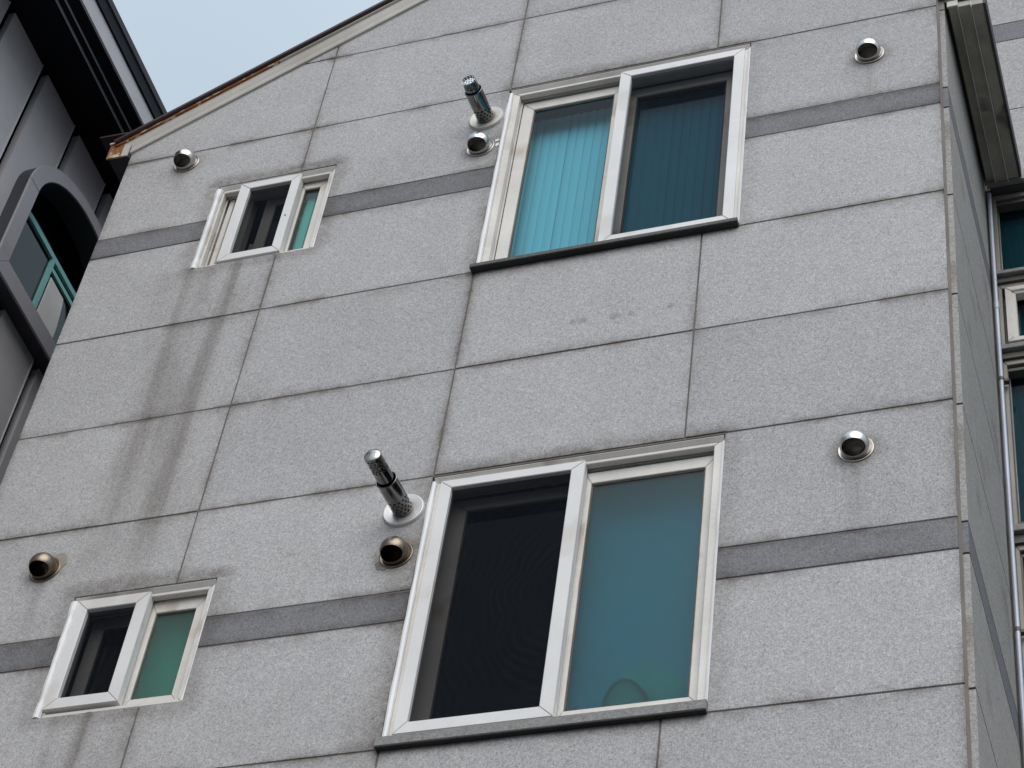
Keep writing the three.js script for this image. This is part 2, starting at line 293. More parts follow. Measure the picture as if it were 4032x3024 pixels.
// clipped under both roof slopes
const underRoof = p => clip(clip(p, -SL, 1, 0.088 + SL * 4.309), SL, 1, YR + SL * XC);
for (let ri = 0; ri < RY.length - 1; ri++) {
  const yt = RY[ri] - J, yb = RY[ri + 1] + J;
  for (let ci = 0; ci < 4; ci++) {
    const xl = CX[ci] + (ci ? J : 0), xr = CX[ci + 1] - (ci < 3 ? J : 0);
    let poly = rect(xl, xr, yb, yt);
    for (const k in WINS) {
      let [a, b, c, e] = WINS[k];
      if (k === 'w1' || k === 'w3') { c -= 0.03; e += 0.012; a -= J; }
      if (a >= xr || b <= xl || c >= yt || e <= yb) continue;
      const Lc = a <= xl + 0.01, Rc = b >= xr - 0.01, Bc = c <= yb + 0.01, Tc = e >= yt - 0.01;   // sides on which the opening leaves this slab
      if (Lc && Rc && Bc && Tc) { poly = null; break; }
      if (Bc && Tc) poly = Lc ? rect(b, xr, yb, yt) : rect(xl, a, yb, yt);
      else if (Tc && !Bc) poly = Lc ? (Rc ? rect(xl, xr, yb, c) : [[xl, yb], [xr, yb], [xr, yt], [b, yt], [b, c], [xl, c]]) : [[xl, yb], [xr, yb], [xr, c], [a, c], [a, yt], [xl, yt]];
      else if (Bc) poly = Lc ? (Rc ? rect(xl, xr, e, yt) : [[b, yb], [xr, yb], [xr, yt], [xl, yt], [xl, e], [b, e]]) : [[xl, yb], [a, yb], [a, e], [xr, e], [xr, yt], [xl, yt]];
    }
    if (!poly) continue;
    if (yt > 0) poly = underRoof(poly);
    if (poly.length < 3) continue;
    const g = ext(poly, -0.03, 0, 0.0018, ventHoles(poly)); g.translate(0, 0, (lattice[(ri * 71 + ci * 13) & 65535] - 0.5) * 0.0022);
    const inPatch = yb > FY0 && yt < FY0 + FH;
    if (inPatch) facadeUV(g);
    part(B, BANDS.has(ri) ? 'dark_stone_panel' : 'stone_panel', g, inPatch ? M.facade : BANDS.has(ri) ? M.band : M.stone);
  }
}
{ // sealant in the joints, set 3 mm back
  const g = [], z0 = -0.02, z1 = -0.003, w = J + 0.001;
  const wh = (x0, x1, y) => {              // horizontal line minus openings
    let seg = [[x0, x1]];
    for (const k in WINS) { const [a, b, c, e] = WINS[k]; if (y > c - 0.02 && y < e + 0.002) seg = seg.flatMap(([p, q]) => b <= p || a >= q ? [[p, q]] : [[p, a], [b, q]].filter(s => s[1] - s[0] > 0.01)); }
    for (const [p, q] of seg) g.push(box(p, q, y - w, y + w, z0, z1));
  };
  for (const y of RY.slice(1, -1)) { const x0 = y > 0.06 ? (y - 0.088) / SL - 4.309 + 0.01 : -4.288; if (y < YR) wh(x0, y > 0.06 ? 2 * XC - x0 : -0.004, y); }
  const wv = (x, y0, y1) => g.push(box(x - w, x + w, y0, y1, z0 + 0.001, z1 - 0.0012));
  wv(CX[1], -0.369, ROOF(CX[1]) - 0.01); wv(CX[1], -3.221, -1.037); wv(CX[1], -GY, -3.881);
  wv(CX[2], 0, YR - 0.02); wv(CX[2], -2.8, -1.458); wv(CX[2], -GY, -4.2474);
  wv(CX[3], 0, ROOF(CX[1]) - 0.01); wv(CX[3], -2.8, -1.458); wv(CX[3], -GY, -4.2474);
  part(B, 'joint_sealant', g, M.sealant);
}
{ // concrete wall behind the slabs, with the openings
  const out = [[-4.285, -GY], [-0.006, -GY], [-0.006, 0.05], [XC, YR - 0.05], [-4.285, 0.05]];
  const holes = Object.values(WINS).map(([a, b, c, e]) => rect(a + 0.002, b - 0.002, c + 0.002, e - 0.002).reverse()).concat(VENTS.map(([x, y]) => circle(x, y, 0.052)));
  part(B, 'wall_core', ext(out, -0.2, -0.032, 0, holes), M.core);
  part(B, 'left_wall', box(-4.285, -4.1, -GY, 0.05, -5, -0.201), M.concrete);
  part(B, 'rear_wall', box(-4.28, -0.6, -GY, 0.05, -5.2, -5.001), M.concrete);
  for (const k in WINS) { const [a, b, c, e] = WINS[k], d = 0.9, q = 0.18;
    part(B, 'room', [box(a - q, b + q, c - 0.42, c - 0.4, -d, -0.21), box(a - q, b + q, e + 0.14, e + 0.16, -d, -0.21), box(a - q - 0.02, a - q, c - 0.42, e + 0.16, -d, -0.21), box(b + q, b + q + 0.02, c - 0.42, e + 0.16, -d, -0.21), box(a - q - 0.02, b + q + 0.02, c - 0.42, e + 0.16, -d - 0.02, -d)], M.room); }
}
{ // right return: slab ends set back 30 mm, bead of sealant in the corner, receding side wall
  const rows = RY.slice(3);
  for (let i = 0; i < rows.length - 1; i++) {
    const yt = rows[i] - 0.0055, yb = rows[i + 1] + 0.0055, dark = BANDS.has(i + 3);
    const g = box(0.004, 0.0335, yb, yt, -1.168, -0.031); part(B, dark ? 'dark_side_panel' : 'side_panel', g, dark ? M.band : M.stoneSide);
  }
  part(B, 'side_panel', box(0.004, 0.0335, J, 0.09, -1.168, -0.031), M.stoneSide);
  part(B, 'joint_sealant', rows.slice(1, -1).map(y => box(0.006, 0.026, y - 0.0065, y + 0.0065, -1.16, -0.034)), M.sideSeal);
  part(B, 'corner_sealant', sweep([[0.0008, -0.0008], [0.0095, -0.0295], [0.0095, -0.036], [0.0008, -0.036]], [0, -GY, 0], [0, 0.08, 0], [0, 0, 1], [1, 0, 0]), M.cornerSeal);
}
// ---- roof: slabs, verge trim with rust, eaves
{
  const c = 1 / Math.hypot(1, SL), s = SL * c, up = [-s, c, 0], dirL = [c, s, 0];
  const pL = [-4.33, ROOF(-4.33), 0], pT = [XC, YR, 0];
  const upR = [s, c, 0], pR = [2 * XC + 4.33, ROOF(-4.33), 0];
  const roof = sub(B, 'roof');
  const both = (name, prof, mat, a = 0, b = 1, e = [0, 0]) => {
    const L = (t) => [pL[0] + (pT[0] - pL[0]) * t, pL[1] + (pT[1] - pL[1]) * t, 0], R = t => [pR[0] + (pT[0] - pR[0]) * t, pR[1] + (pT[1] - pR[1]) * t, 0];
    const g = [sweep(prof, L(a), L(b), up, [0, 0, 1])]; if (!e[0]) g.push(sweep(prof, R(a), R(b), upR, [0, 0, 1]));
    part(roof, name, g, mat);
  };
  both('verge_bead', [[-0.01, -0.004], [0.012, 0.0], [0.017, 0.012], [0.014, 0.026], [-0.01, 0.026]], M.trim);
  both('verge_board', [[-0.02, 0.026], [0.012, 0.0265], [0.022, 0.05], [0.03, 0.078], [0.026, 0.084], [-0.02, 0.084]], M.trim);
  both('verge_lip', [[-0.01, 0.0845], [0.032, 0.0805], [0.042, 0.0835], [0.042, 0.093], [-0.01, 0.093]], M.trim, 0.385, 1);
  both('rusty_lip', [[-0.01, 0.0845], [0.031, 0.079], [0.0425, 0.082], [0.0425, 0.0935], [-0.01, 0.093]], M.rustLip, 0, 0.384, [1]);
  const slab = [[-5.2, 0.094], [0.052, 0.094], [0.060, 0.1], [0.060, 0.118], [0.052, 0.124], [-5.2, 0.124]];
  both('roof_slab', slab, M.roofRed);
  both('roof_underside', [[-5.2, 0.0], [-0.205, 0.0], [-0.205, 0.0935], [-5.2, 0.0935]], M.core);
  part(roof, 'ridge_cap', sweep([[-0.12, -0.02], [0, 0.0], [0.12, -0.02], [0.12, 0.03], [0, 0.075], [-0.12, 0.03]], [XC, YR + 0.098, 0.062], [XC, YR + 0.098, -5.2], [0, 1, 0], [1, 0, 0]), M.roofRed);
  // left eave: flat flared tip, gutter box rusted at its end
  part(roof, 'eave_flashing', sweep([[-5.2, 0], [0.048, 0], [0.048, 0.012], [-5.2, 0.012]], [-4.5, 0.243, 0], [-4.325, 0.236, 0], [0, 1, 0], [0, 0, 1]), M.roofRed);
  part(roof, 'eave_box', box(-4.412, -4.296, 0.062, 0.19, -5, 0.022), M.eaveDark);
  part(roof, 'rusty_end_cap', [box(-4.418, -4.335, 0.052, 0.17, 0.0225, 0.032)], M.rust);
  part(roof, 'end_cap_lip', box(-4.424, -4.315, 0.172, 0.184, 0.0225, 0.04), M.trim);
  part(roof, 'end_cap_plate', box(-4.334, -4.296, 0.052, 0.165, 0.0225, 0.0305), M.trim);
}
{ // right eave: stepped, mould-stained metal soffit running back to the wing
  const ev = sub(B, 'eave_soffit', 'stained stepped metal eave along the side wall');
  const z0 = -1.1, z1 = -0.035;
  part(ev, 'soffit_strip', box(0.0345, 0.05, 0.05, 0.09, z0, z1), M.eaveDark);
  part(ev, 'soffit_strip', box(0.052, 0.094, 0.012, 0.09, z0 + 0.03, z1), M.eave);
  part(ev, 'soffit_strip', box(0.0965, 0.158, 0.006, 0.09, z0, z1), M.eave);
  part(ev, 'soffit_strip', box(0.1605, 0.214, 0.0, 0.09, z0 + 0.012, z1), M.eave);
  part(ev, 'lip', [box(0.0942, 0.0963, -0.006, 0.05, z0, z1), box(0.1582, 0.1603, -0.014, 0.05, z0, z1)], M.caulk);
  part(ev, 'gutter_edge', [box(0.2142, 0.228, -0.004, 0.115, z0 + 0.01, z1)], M.eaveDark);
  part(ev, 'end_cap', [cbox(0.046, 0.098, 0.004, 0.05, z1 + 0.0005, z1 + 0.012, 0.002)], M.trim);
  part(ev, 'front_cap', [box(0.0345, 0.228, 0.0505, 0.115, z1 + 0.0005, z1 + 0.01)], M.eaveDark);
  part(ev, 'end_plate', [box(0.05, 0.236, 0.0, 0.09, z0 - 0.03, z0 - 0.0005)], M.alu);
}

// ---- sliding windows
const bead = (x, y0, y1, z, r, seed) => {     // hand-run caulk along a jamb
  const n = 40, pts = [], g = new THREE.CylinderGeometry(1, 1, 1, 7, n, false); const p = g.attributes.position;
  for (let i = 0; i < p.count; i++) { const t = p.getY(i) + 0.5, k = r * (0.78 + 0.5 * vnoise(t * 14 + seed, seed)); p.setXYZ(i, x + p.getX(i) * k + 0.002 * (vnoise(t * 9 + seed, 2) - 0.5), y0 + (y1 - y0) * t, z + p.getZ(i) * k * 0.9); }
  return planar(g);
};
const pane = (x0, x1, y0, y1, z) => { const g = new THREE.PlaneGeometry(x1 - x0, y1 - y0); g.translate((x0 + x1) / 2, (y0 + y1) / 2, z); return planar(g); };
function windowGroup(key, label) { return sub(B, 'sliding_window', label); }
function outerFrame(w, key, face = 0.046, bw = 0.011) {
  const [a, b, c, e] = WINS[key], i = 0.003;
  part(w, 'outer_frame', [ring(a + i, b - i, c + i, e - i, [face, face, 0.03, 0.04], -0.048, -0.018, 0.003), ring(a + i, b - i, c + i, e - i, [face - 0.008, face - 0.008, 0.024, 0.03], -0.112, -0.0485, 0.002), ring(a + i, b - i, c + i, e - i, [face + 0.006, face + 0.006, 0.03, 0.04], -0.062, -0.056, 0.001), ring(a + i, b - i, c + i, e - i, [face + 0.006, face + 0.006, 0.03, 0.04], -0.102, -0.096, 0.001)], M.pvcOld);
  part(w, 'caulk_bead', [bead(a + bw * 0.7, c + 0.004, e - 0.03, -0.008, bw, a * 3), bead(b - 0.005, c + 0.004, e - 0.035, -0.012, 0.0085, b * 5)], M.caulk);
  part(w, 'head_caulk', sweep([[-0.017, -0.026], [-0.004, -0.0065], [-0.004, -0.004], [-0.03, -0.004], [-0.03, -0.026]], [a + 0.006, e, 0], [b - 0.006, e, 0], [0, 1, 0], [0, 0, 1]), M.headCaulk);
}
function sash(w, name, x0, x1, y0, y1, m, z0, z1, glassMat, glassName, mat, beadW = 0.008) {
  part(w, name, ring(x0, x1, y0, y1, m, z0, z1, 0.003), mat);
  const gx0 = x0 + m[0], gx1 = x1 - m[1], gy0 = y0 + m[2], gy1 = y1 - m[3], zc = (z0 + z1) / 2;
  if (glassName === 'glass_pane') part(w, 'glazing_gasket', ring(gx0 - 0.001, gx1 + 0.001, gy0 - 0.001, gy1 + 0.001, [beadW, beadW, beadW, beadW], zc - 0.006, zc + 0.006, 0.001), M.gasket);
  part(w, glassName, glassMat.thickness ? box(gx0 + 0.001, gx1 - 0.001, gy0 + 0.001, gy1 - 0.001, zc - 0.0025, zc + 0.0025) : pane(gx0 + 0.001, gx1 - 0.001, gy0 + 0.001, gy1 - 0.001, zc), glassMat);
}
{ // upper large window: blind behind the left pane, screen on the right
  const w = windowGroup('w1', 'upper large white window, blue pane left, dark screen right'); outerFrame(w, 'w1', 0.048);
  sash(w, 'glass_sash', -2.088, -1.548, -1.405, -0.062, [0.06, 0.06, 0.06, 0.062], -0.092, -0.064, M.glassBlue, 'glass_pane', M.pvcOld);
  sash(w, 'glass_sash', -1.56, -0.948, -1.405, -0.062, [0.055, 0.10, 0.06, 0.062], -0.132, -0.105, M.glassDim, 'glass_pane', M.pvcOld);
  sash(w, 'screen_sash', -1.568, -0.937, -1.408, -0.024, [0.056, 0.053, 0.062, 0.05], -0.046, -0.010, M.screenThin, 'insect_screen', M.pvc);
  part(w, 'window_sill', cbox(-2.158, -0.905, -1.466, -1.442, -0.12, 0.038, 0.002), M.sillDark);
  part(w, 'sill_shade_strip', box(-2.155, -0.908, -1.469, -1.4665, -0.03, 0.034), M.sillShade);  // thin dark slab standing in for shade below the sill
  const v = thing('vertical_blind', 'pale vertical slat blind hanging behind the upper large window', 'blind', [-1.53, -1.4, -0.2]);
  for (let i = 0; i < 27; i++) {
    const x = -2.13 + i * 0.0455, pts = []; const g = new THREE.PlaneGeometry(0.05, 1.38, 6, 1); const p = g.attributes.position;
    for (let k = 0; k < p.count; k++) { const q = p.getX(k) / 0.026; p.setZ(k, -0.0035 * q * q + 0.003 * q); }
    g.translate(x, -0.735, -0.19); const qa = (lattice[i * 29 + 3] - 0.5) * 0.16, qx = x, qz = -0.19; g.translate(-qx, 0, -qz); g.rotateY(qa); g.rotateZ((lattice[i * 31 + 8] - 0.5) * 0.006); g.translate(qx, 0, qz); part(v, 'slat', planar(g), M.blind);
  }
  part(v, 'head_rail', box(-2.14, -0.93, -0.02, 0.0, -0.235, -0.205), M.aluDark);
}
{ // lower large window: screen left, frosted pane right
  const w = windowGroup('w3', 'lower large white window, black screen left, frosted blue pane right'); outerFrame(w, 'w3', 0.045);
  sash(w, 'glass_sash', -1.498, -0.944, -4.17, -2.862, [0.03, 0.05, 0.055, 0.062], -0.082, -0.054, M.glassFrost, 'glass_pane', M.pvcOld);
  sash(w, 'glass_sash', -2.095, -1.5, -4.17, -2.862, [0.075, 0.055, 0.055, 0.06], -0.132, -0.105, M.glassDim, 'glass_pane', M.pvcOld);
  sash(w, 'screen_sash', -2.112, -1.487, -4.172, -2.83, [0.051, 0.058, 0.054, 0.045], -0.046, -0.008, M.screen, 'insect_screen', M.pvc);
  part(w, 'window_sill', cbox(-2.158, -0.902, -4.252, -4.207, -0.12, 0.029, 0.003), M.sill);
  part(w, 'sill_shade_strip', box(-2.155, -0.905, -4.256, -4.2525, -0.03, 0.026), M.sillShade);  // painted shade: dark slab along the underside
  const cu = thing('curtain', 'pale curtain drawn behind the frosted lower large pane', 'curtain', [-1.2, -4.2, -0.2]);
  { const g = new THREE.PlaneGeometry(0.62, 1.36, 60, 1), p = g.attributes.position; for (let k = 0; k < p.count; k++) p.setZ(k, 0.003 * Math.sin(p.getX(k) * 40) + 0.004 * Math.sin(p.getX(k) * 13)); g.translate(-1.2, -3.5, -0.20); part(cu, 'cloth', planar(g), M.cloth); }
  const bg = thing('plastic_bag', 'green plastic bag standing behind the frosted lower large pane', 'bag', [-1.12, -4.16, -0.15]);
  { const g = new THREE.SphereGeometry(1, 24, 16), p = g.attributes.position; for (let k = 0; k < p.count; k++) { const x = p.getX(k), y = p.getY(k), z = p.getZ(k); p.setXYZ(k, -1.19 + x * 0.15 * (1 - 0.2 * y), -4.01 + y * 0.14 + 0.012 * Math.sin(x * 9), -0.125 + z * 0.026); } part(bg, 'bag_body', planar(g), M.bag); }
  const hs = thing('black_hose', 'thin black hose arching in front of the green bag', 'hose', [-1.13, -4.16, -0.11]);
  { const cv = new THREE.CatmullRomCurve3([[-1.33, -4.1], [-1.308, -4.0], [-1.285, -3.968], [-1.25, -3.957], [-1.21, -3.982], [-1.172, -4.035], [-1.13, -4.13]].map(q => new THREE.Vector3(q[0], q[1] - 0.018, -0.084))); part(hs, 'tube', planar(new THREE.TubeGeometry(cv, 30, 0.006, 8)), M.hose); }
}
{ // upper small window, screen slid half way
  const w = windowGroup('w2', 'upper small white window with its screen sash slid to the middle'); outerFrame(w, 'w2', 0.034, 0.0155);
  sash(w, 'glass_sash', -3.232, -3.072, -1.005, -0.408, [0.03, 0.046, 0.05, 0.05], -0.082, -0.054, M.glassTeal, 'glass_pane', M.pvcOld, 0.005);
  sash(w, 'glass_sash', -3.44, -3.16, -1.005, -0.408, [0.06, 0.05, 0.05, 0.055], -0.135, -0.108, M.glassDim, 'glass_pane', M.pvcOld, 0.005);
  part(w, 'fixed_jamb', [cbox(-3.628, -3.6, -1.01, -0.41, -0.1, -0.066), cbox(-3.59, -3.5, -1.01, -0.425, -0.14, -0.085)], M.pvcOld);
  sash(w, 'screen_sash', -3.549, -3.213, -1.006, -0.376, [0.057, 0.05, 0.05, 0.05], -0.046, -0.006, M.screen, 'insect_screen', M.pvc);
  part(w, 'weep_slot', box(-3.452, -3.435, -1.029, -1.0225, -0.03, -0.0165), M.hose);
  { const g = new THREE.CylinderGeometry(0.004, 0.004, 0.004, 12); g.rotateX(Math.PI / 2); g.translate(-3.238, -0.72, -0.005); part(w, 'screw_head', planar(g), M.aluDark); }
  const t = thing('hanging_towel', 'pale towel hanging inside the upper small window', 'towel', [-3.13, -1.0, -0.2]);
  { const g = new THREE.PlaneGeometry(0.1, 0.6, 16, 1), p = g.attributes.position; for (let k = 0; k < p.count; k++) p.setZ(k, 0.012 * Math.sin(p.getX(k) * 70)); g.translate(-3.145, -0.76, -0.13); part(t, 'cloth', planar(g), M.cloth); }
  const t2 = thing('folded_cloth', 'pale blue cloth low inside the upper small window', 'cloth', [-3.48, -1.0, -0.2]);
  { const g = new THREE.PlaneGeometry(0.06, 0.34, 10, 1), p = g.attributes.position; for (let k = 0; k < p.count; k++) p.setZ(k, 0.008 * Math.sin(p.getX(k) * 90)); g.translate(-3.478, -0.84, -0.17); part(t2, 'cloth', planar(g), M.cloth); }
}
{ // lower small window
  const w = windowGroup('w4', 'lower small white window, black screen left, green pane right'); outerFrame(w, 'w4', 0.034, 0.0155);
  sash(w, 'glass_sash', -3.34, -3.082, -3.848, -3.26, [0.03, 0.045, 0.058, 0.066], -0.082, -0.054, M.glassGreen, 'glass_pane', M.pvcOld, 0.006);
  sash(w, 'glass_sash', -3.635, -3.36, -3.848, -3.26, [0.06, 0.05, 0.055, 0.06], -0.135, -0.108, M.glassDim, 'glass_pane', M.pvcOld, 0.006);
  sash(w, 'screen_sash', -3.668, -3.33, -3.835, -3.243, [0.055, 0.057, 0.056, 0.056], -0.046, -0.004, M.screen, 'insect_screen', M.pvc);
  part(w, 'weep_slot', box(-3.462, -3.44, -3.872, -3.865, -0.03, -0.0165), M.hose);
  const cu = thing('curtain', 'pale curtain behind the green pane of the lower small window', 'curtain', [-3.2, -3.85, -0.2]);
  { const g = new THREE.PlaneGeometry(0.3, 0.62, 30, 1), p = g.attributes.position; for (let k = 0; k < p.count; k++) p.setZ(k, 0.008 * Math.sin(p.getX(k) * 60)); g.translate(-3.2, -3.54, -0.165); part(cu, 'cloth', planar(g), M.cloth); }
}

// ---------------------------------------------------------------- vent hoods
function disc(cx, cy, z0, r0, r1, h, seg = 48) {       // dished round plate on the wall
  const g = new THREE.LatheGeometry([[r0, 0], [r0, h * 0.55], [r0 + (r1 - r0) * 0.45, h * 0.62], [r1 - 0.006, h], [r1 - 0.002, h * 0.8], [r1, 0]].map(p => new THREE.Vector2(p[0], p[1])), seg);
  g.rotateX(Math.PI / 2); g.translate(cx, cy, z0); return g;
}
function hoodShell(cx, cy, r, zc, sx = 1) {            // ball on a short collar, its mouth cut towards the street
  const el = -63 * Math.PI / 180, ax = new THREE.Vector3(0, Math.sin(el), Math.cos(el)), e1 = new THREE.Vector3(1, 0, 0), e2 = new THREE.Vector3().crossVectors(ax, e1);
  const nu = 56, nv = 30, pos = [], idx = [], uv = [];
  for (let j = 0; j <= nv; j++) for (let i = 0; i <= nu; i++) {
    const ph = i / nu * 2 * Math.PI, cp = Math.cos(ph), sp = Math.sin(ph);
    const a = 53, b = sp > 0 ? 44 : 40, th0 = 1 / Math.sqrt((cp / a) ** 2 + (sp / b) ** 2) * Math.PI / 180;
    const th = th0 + (Math.PI - th0) * j / nv;
    const d = new THREE.Vector3().addScaledVector(ax, Math.cos(th)).addScaledVector(e1, Math.sin(th) * cp).addScaledVector(e2, Math.sin(th) * sp);
    let x, y, z;
    if (d.z >= 0) { x = d.x * r; y = d.y * r; z = zc + d.z * r * 0.94; }
    else { const q = Math.hypot(d.x, d.y) || 1; x = d.x / q * r; y = d.y / q * r; z = Math.max(0.002, zc * (1 + d.z * 1.2)); if (q < 0.5) { x *= q / 0.5; y *= q / 0.5; } }
    pos.push(cx + x * sx, cy + y, z); uv.push(i / nu * 0.36, j / nv * 0.2); if (i < nu && j < nv) { const k = j * (nu + 1) + i; idx.push(k, k + 1, k + nu + 2, k, k + nu + 2, k + nu + 1); }
  }
  const g = new THREE.BufferGeometry(); g.setAttribute('position', new THREE.Float32BufferAttribute(pos, 3)); g.setAttribute('uv', new THREE.Float32BufferAttribute(uv, 2)); g.setIndex(idx); g.computeVertexNormals(); return g;
}
function blob(cx, cy, rx, ry, seed, rot = 0) {          // thin irregular smear
  const p = []; for (let k = 0; k < 26; k++) { const a = k / 26 * 2 * Math.PI, q = 0.7 + 0.6 * vnoise(Math.cos(a) * 2.2 + seed, Math.sin(a) * 2.2 + seed * 3), x = Math.cos(a) * rx * q, y = Math.sin(a) * ry * q; p.push([cx + x * Math.cos(rot) - y * Math.sin(rot), cy + x * Math.sin(rot) + y * Math.cos(rot)]); }
  return ext(p, -0.001, 0.0022, 0.0006);
}
const smear = std({ map: mottle([150, 142, 132], 24, 10, [110, 100, 88], 0.6), roughness: 0.9 });
function tube(r, z0, z1, cx, cy, seg = 48) { const g = new THREE.CylinderGeometry(r, r, z1 - z0, seg, 1, true); g.rotateX(Math.PI / 2); g.translate(cx, cy, (z0 + z1) / 2); return g; }
function vent(cx, cy, mat, label, patches = [], patchMat = smear) {
  const t = thing('vent_hood', label, 'vent', [cx, cy, 0], 'round vent hoods on the gable wall');
  part(t, 'flange', disc(cx, cy, 0.0006, 0.05, 0.0735, 0.006), mat === M.steel ? M.flange : mat);
  part(t, 'hood', hoodShell(cx, cy, 0.0585, 0.03), mat);
  part(t, 'duct', tube(0.0505, -0.75, 0.003, cx, cy), M.duct);
  const g = new THREE.CircleGeometry(0.0505, 32); g.translate(cx, cy, -0.75); part(t, 'duct_end', g, M.duct);
  for (const q of patches) part(t, 'sealant_smear', q, patchMat);
}
vent(-3.921, -0.098, M.steel, 'shiny steel vent hood below the rusty roof corner');
vent(-0.322, -0.31, M.steel, 'shiny steel vent hood right of the upper large window');
vent(-2.246, -0.468, M.steel, 'steel vent hood under the upper flue pipe, white caulk dabs beside it', [blob(-2.163, -0.43, 0.014, 0.008, 3, 0.4), blob(-2.160, -0.468, 0.008, 0.014, 5, -0.2)], M.caulk);
vent(-0.378, -3.008, M.steel, 'shiny steel vent hood right of the lower large window');
vent(-2.241, -3.238, M.steelBronze, 'tarnished vent hood under the lower flue pipe', [blob(-2.2, -3.172, 0.03, 0.014, 9, -0.5), blob(-2.296, -3.29, 0.03, 0.02, 4, -0.8)]);
vent(-3.885, -3.03, M.steelBronze, 'bronze-brown vent hood above the lower small window', [blob(-3.846, -2.998, 0.06, 0.056, 7, 0.5)]);

// ---------------------------------------------------------------- flue pipes
function holeMap(w, h, rows, pitch, dia, len, circ) {  // alpha: round perforations in rows (metres along the pipe)
  return tex(w, h, (i, j, u, v) => {
    let a = 255; const y = v * len;
    rows.forEach((r, k) => { const n = Math.round(circ / pitch), s = (u * n + (k % 2) * 0.5), du = (s - Math.round(s)) * circ / n; if (Math.hypot(du, y - r) < dia / 2) a = 0; });
    return [a, a, a, 255];
  }, { srgb: false });
}
function flue(cx, cy, label, o) {
  const t = thing('flue_pipe', label, 'flue pipe', [cx, cy, 0], 'steel flue pipes beside the large windows');
  const perf = (map) => std({ map: M.steelPipe.map, metalness: 1, roughness: o.rough, alphaMap: map, alphaTest: 0.5, side: THREE.DoubleSide });
  const tilt = g => { g.applyMatrix4(new THREE.Matrix4().makeTranslation(cx, cy, 0).multiply(new THREE.Matrix4().makeRotationFromEuler(new THREE.Euler(0.035, -0.05, 0))).multiply(new THREE.Matrix4().makeTranslation(-cx, -cy, 0))); return g; };
  part(t, 'wall_plate', disc(cx, cy, 0.0006, 0.043, 0.09, o.plateH, 56), o.plate);
  const L1 = o.L1, L2 = o.L2;
  part(t, 'outer_pipe', tilt(tube(0.0445, 0, L1, cx, cy)), perf(holeMap(512, 512, o.rows1, 0.0195, 0.0125, L1, 0.28)));
  part(t, 'pipe_collar', [tilt((() => { const g = new THREE.TorusGeometry(0.0445, 0.0028, 10, 48); g.translate(cx, cy, L1); return g; })())], M.steelPipe);
  part(t, 'inner_pipe', tilt(tube(0.036, L1 - 0.03, L2, cx, cy)), perf(holeMap(512, 512, o.rows2.map(q => L2 - L1 + 0.03 - 0.009 - q), 0.0165, 0.0118, L2 - L1 + 0.03, 0.226)));
  part(t, 'pipe_lining', [tilt(tube(0.0405, 0, L1 - 0.012, cx, cy)), tilt(tube(0.0325, 0.01, L2 - 0.006, cx, cy))], M.duct);
  const cap = new THREE.CircleGeometry(0.0355, 40); cap.translate(cx, cy, L2 - o.inset);
  if (o.perfCap) { part(t, 'perforated_cap', tilt(cap), std({ color: lin(0.8, 0.8, 0.8), metalness: 1, roughness: 0.25, alphaTest: 0.5, side: THREE.DoubleSide, alphaMap: tex(256, 256, (i, j, u, v) => { let a = 255; for (const [n, q] of [[1, 0], [6, 0.21], [11, 0.38]]) for (let k = 0; k < n; k++) if (Math.hypot(u - 0.5 - q * Math.cos(k / n * 6.283 + q * 3), v - 0.5 - q * Math.sin(k / n * 6.283 + q * 3)) < 0.062) a = 0; return [a, a, a, 255]; }, { srgb: false, repeat: false }) })); }
  else { const g = new THREE.SphereGeometry(0.0355, 40, 12, 0, Math.PI * 2, 0, Math.PI / 2); g.rotateX(Math.PI / 2); g.scale(1, 1, 0.3); g.translate(cx, cy, L2 - o.inset); part(t, 'end_cap', tilt(g), M.steel); }
}
flue(-2.245, -0.226, 'short steel flue pipe with perforated end beside the upper large window', { L1: 0.185, L2: 0.25, rows1: [0.03, 0.046, 0.062, 0.078], rows2: [0.0, 0.013, 0.028], plate: M.plateOld, plateH: 0.014, rough: 0.14, perfCap: true, inset: 0.008 });
flue(-2.248, -2.985, 'long two-step steel flue pipe with domed end beside the lower large window', { L1: 0.19, L2: 0.335, rows1: [0.026, 0.041, 0.056, 0.071, 0.086], rows2: [0.0, 0.013, 0.026, 0.039, 0.052, 0.065], plate: M.plate, plateH: 0.012, rough: 0.17, perfCap: false, inset: 0.004 });

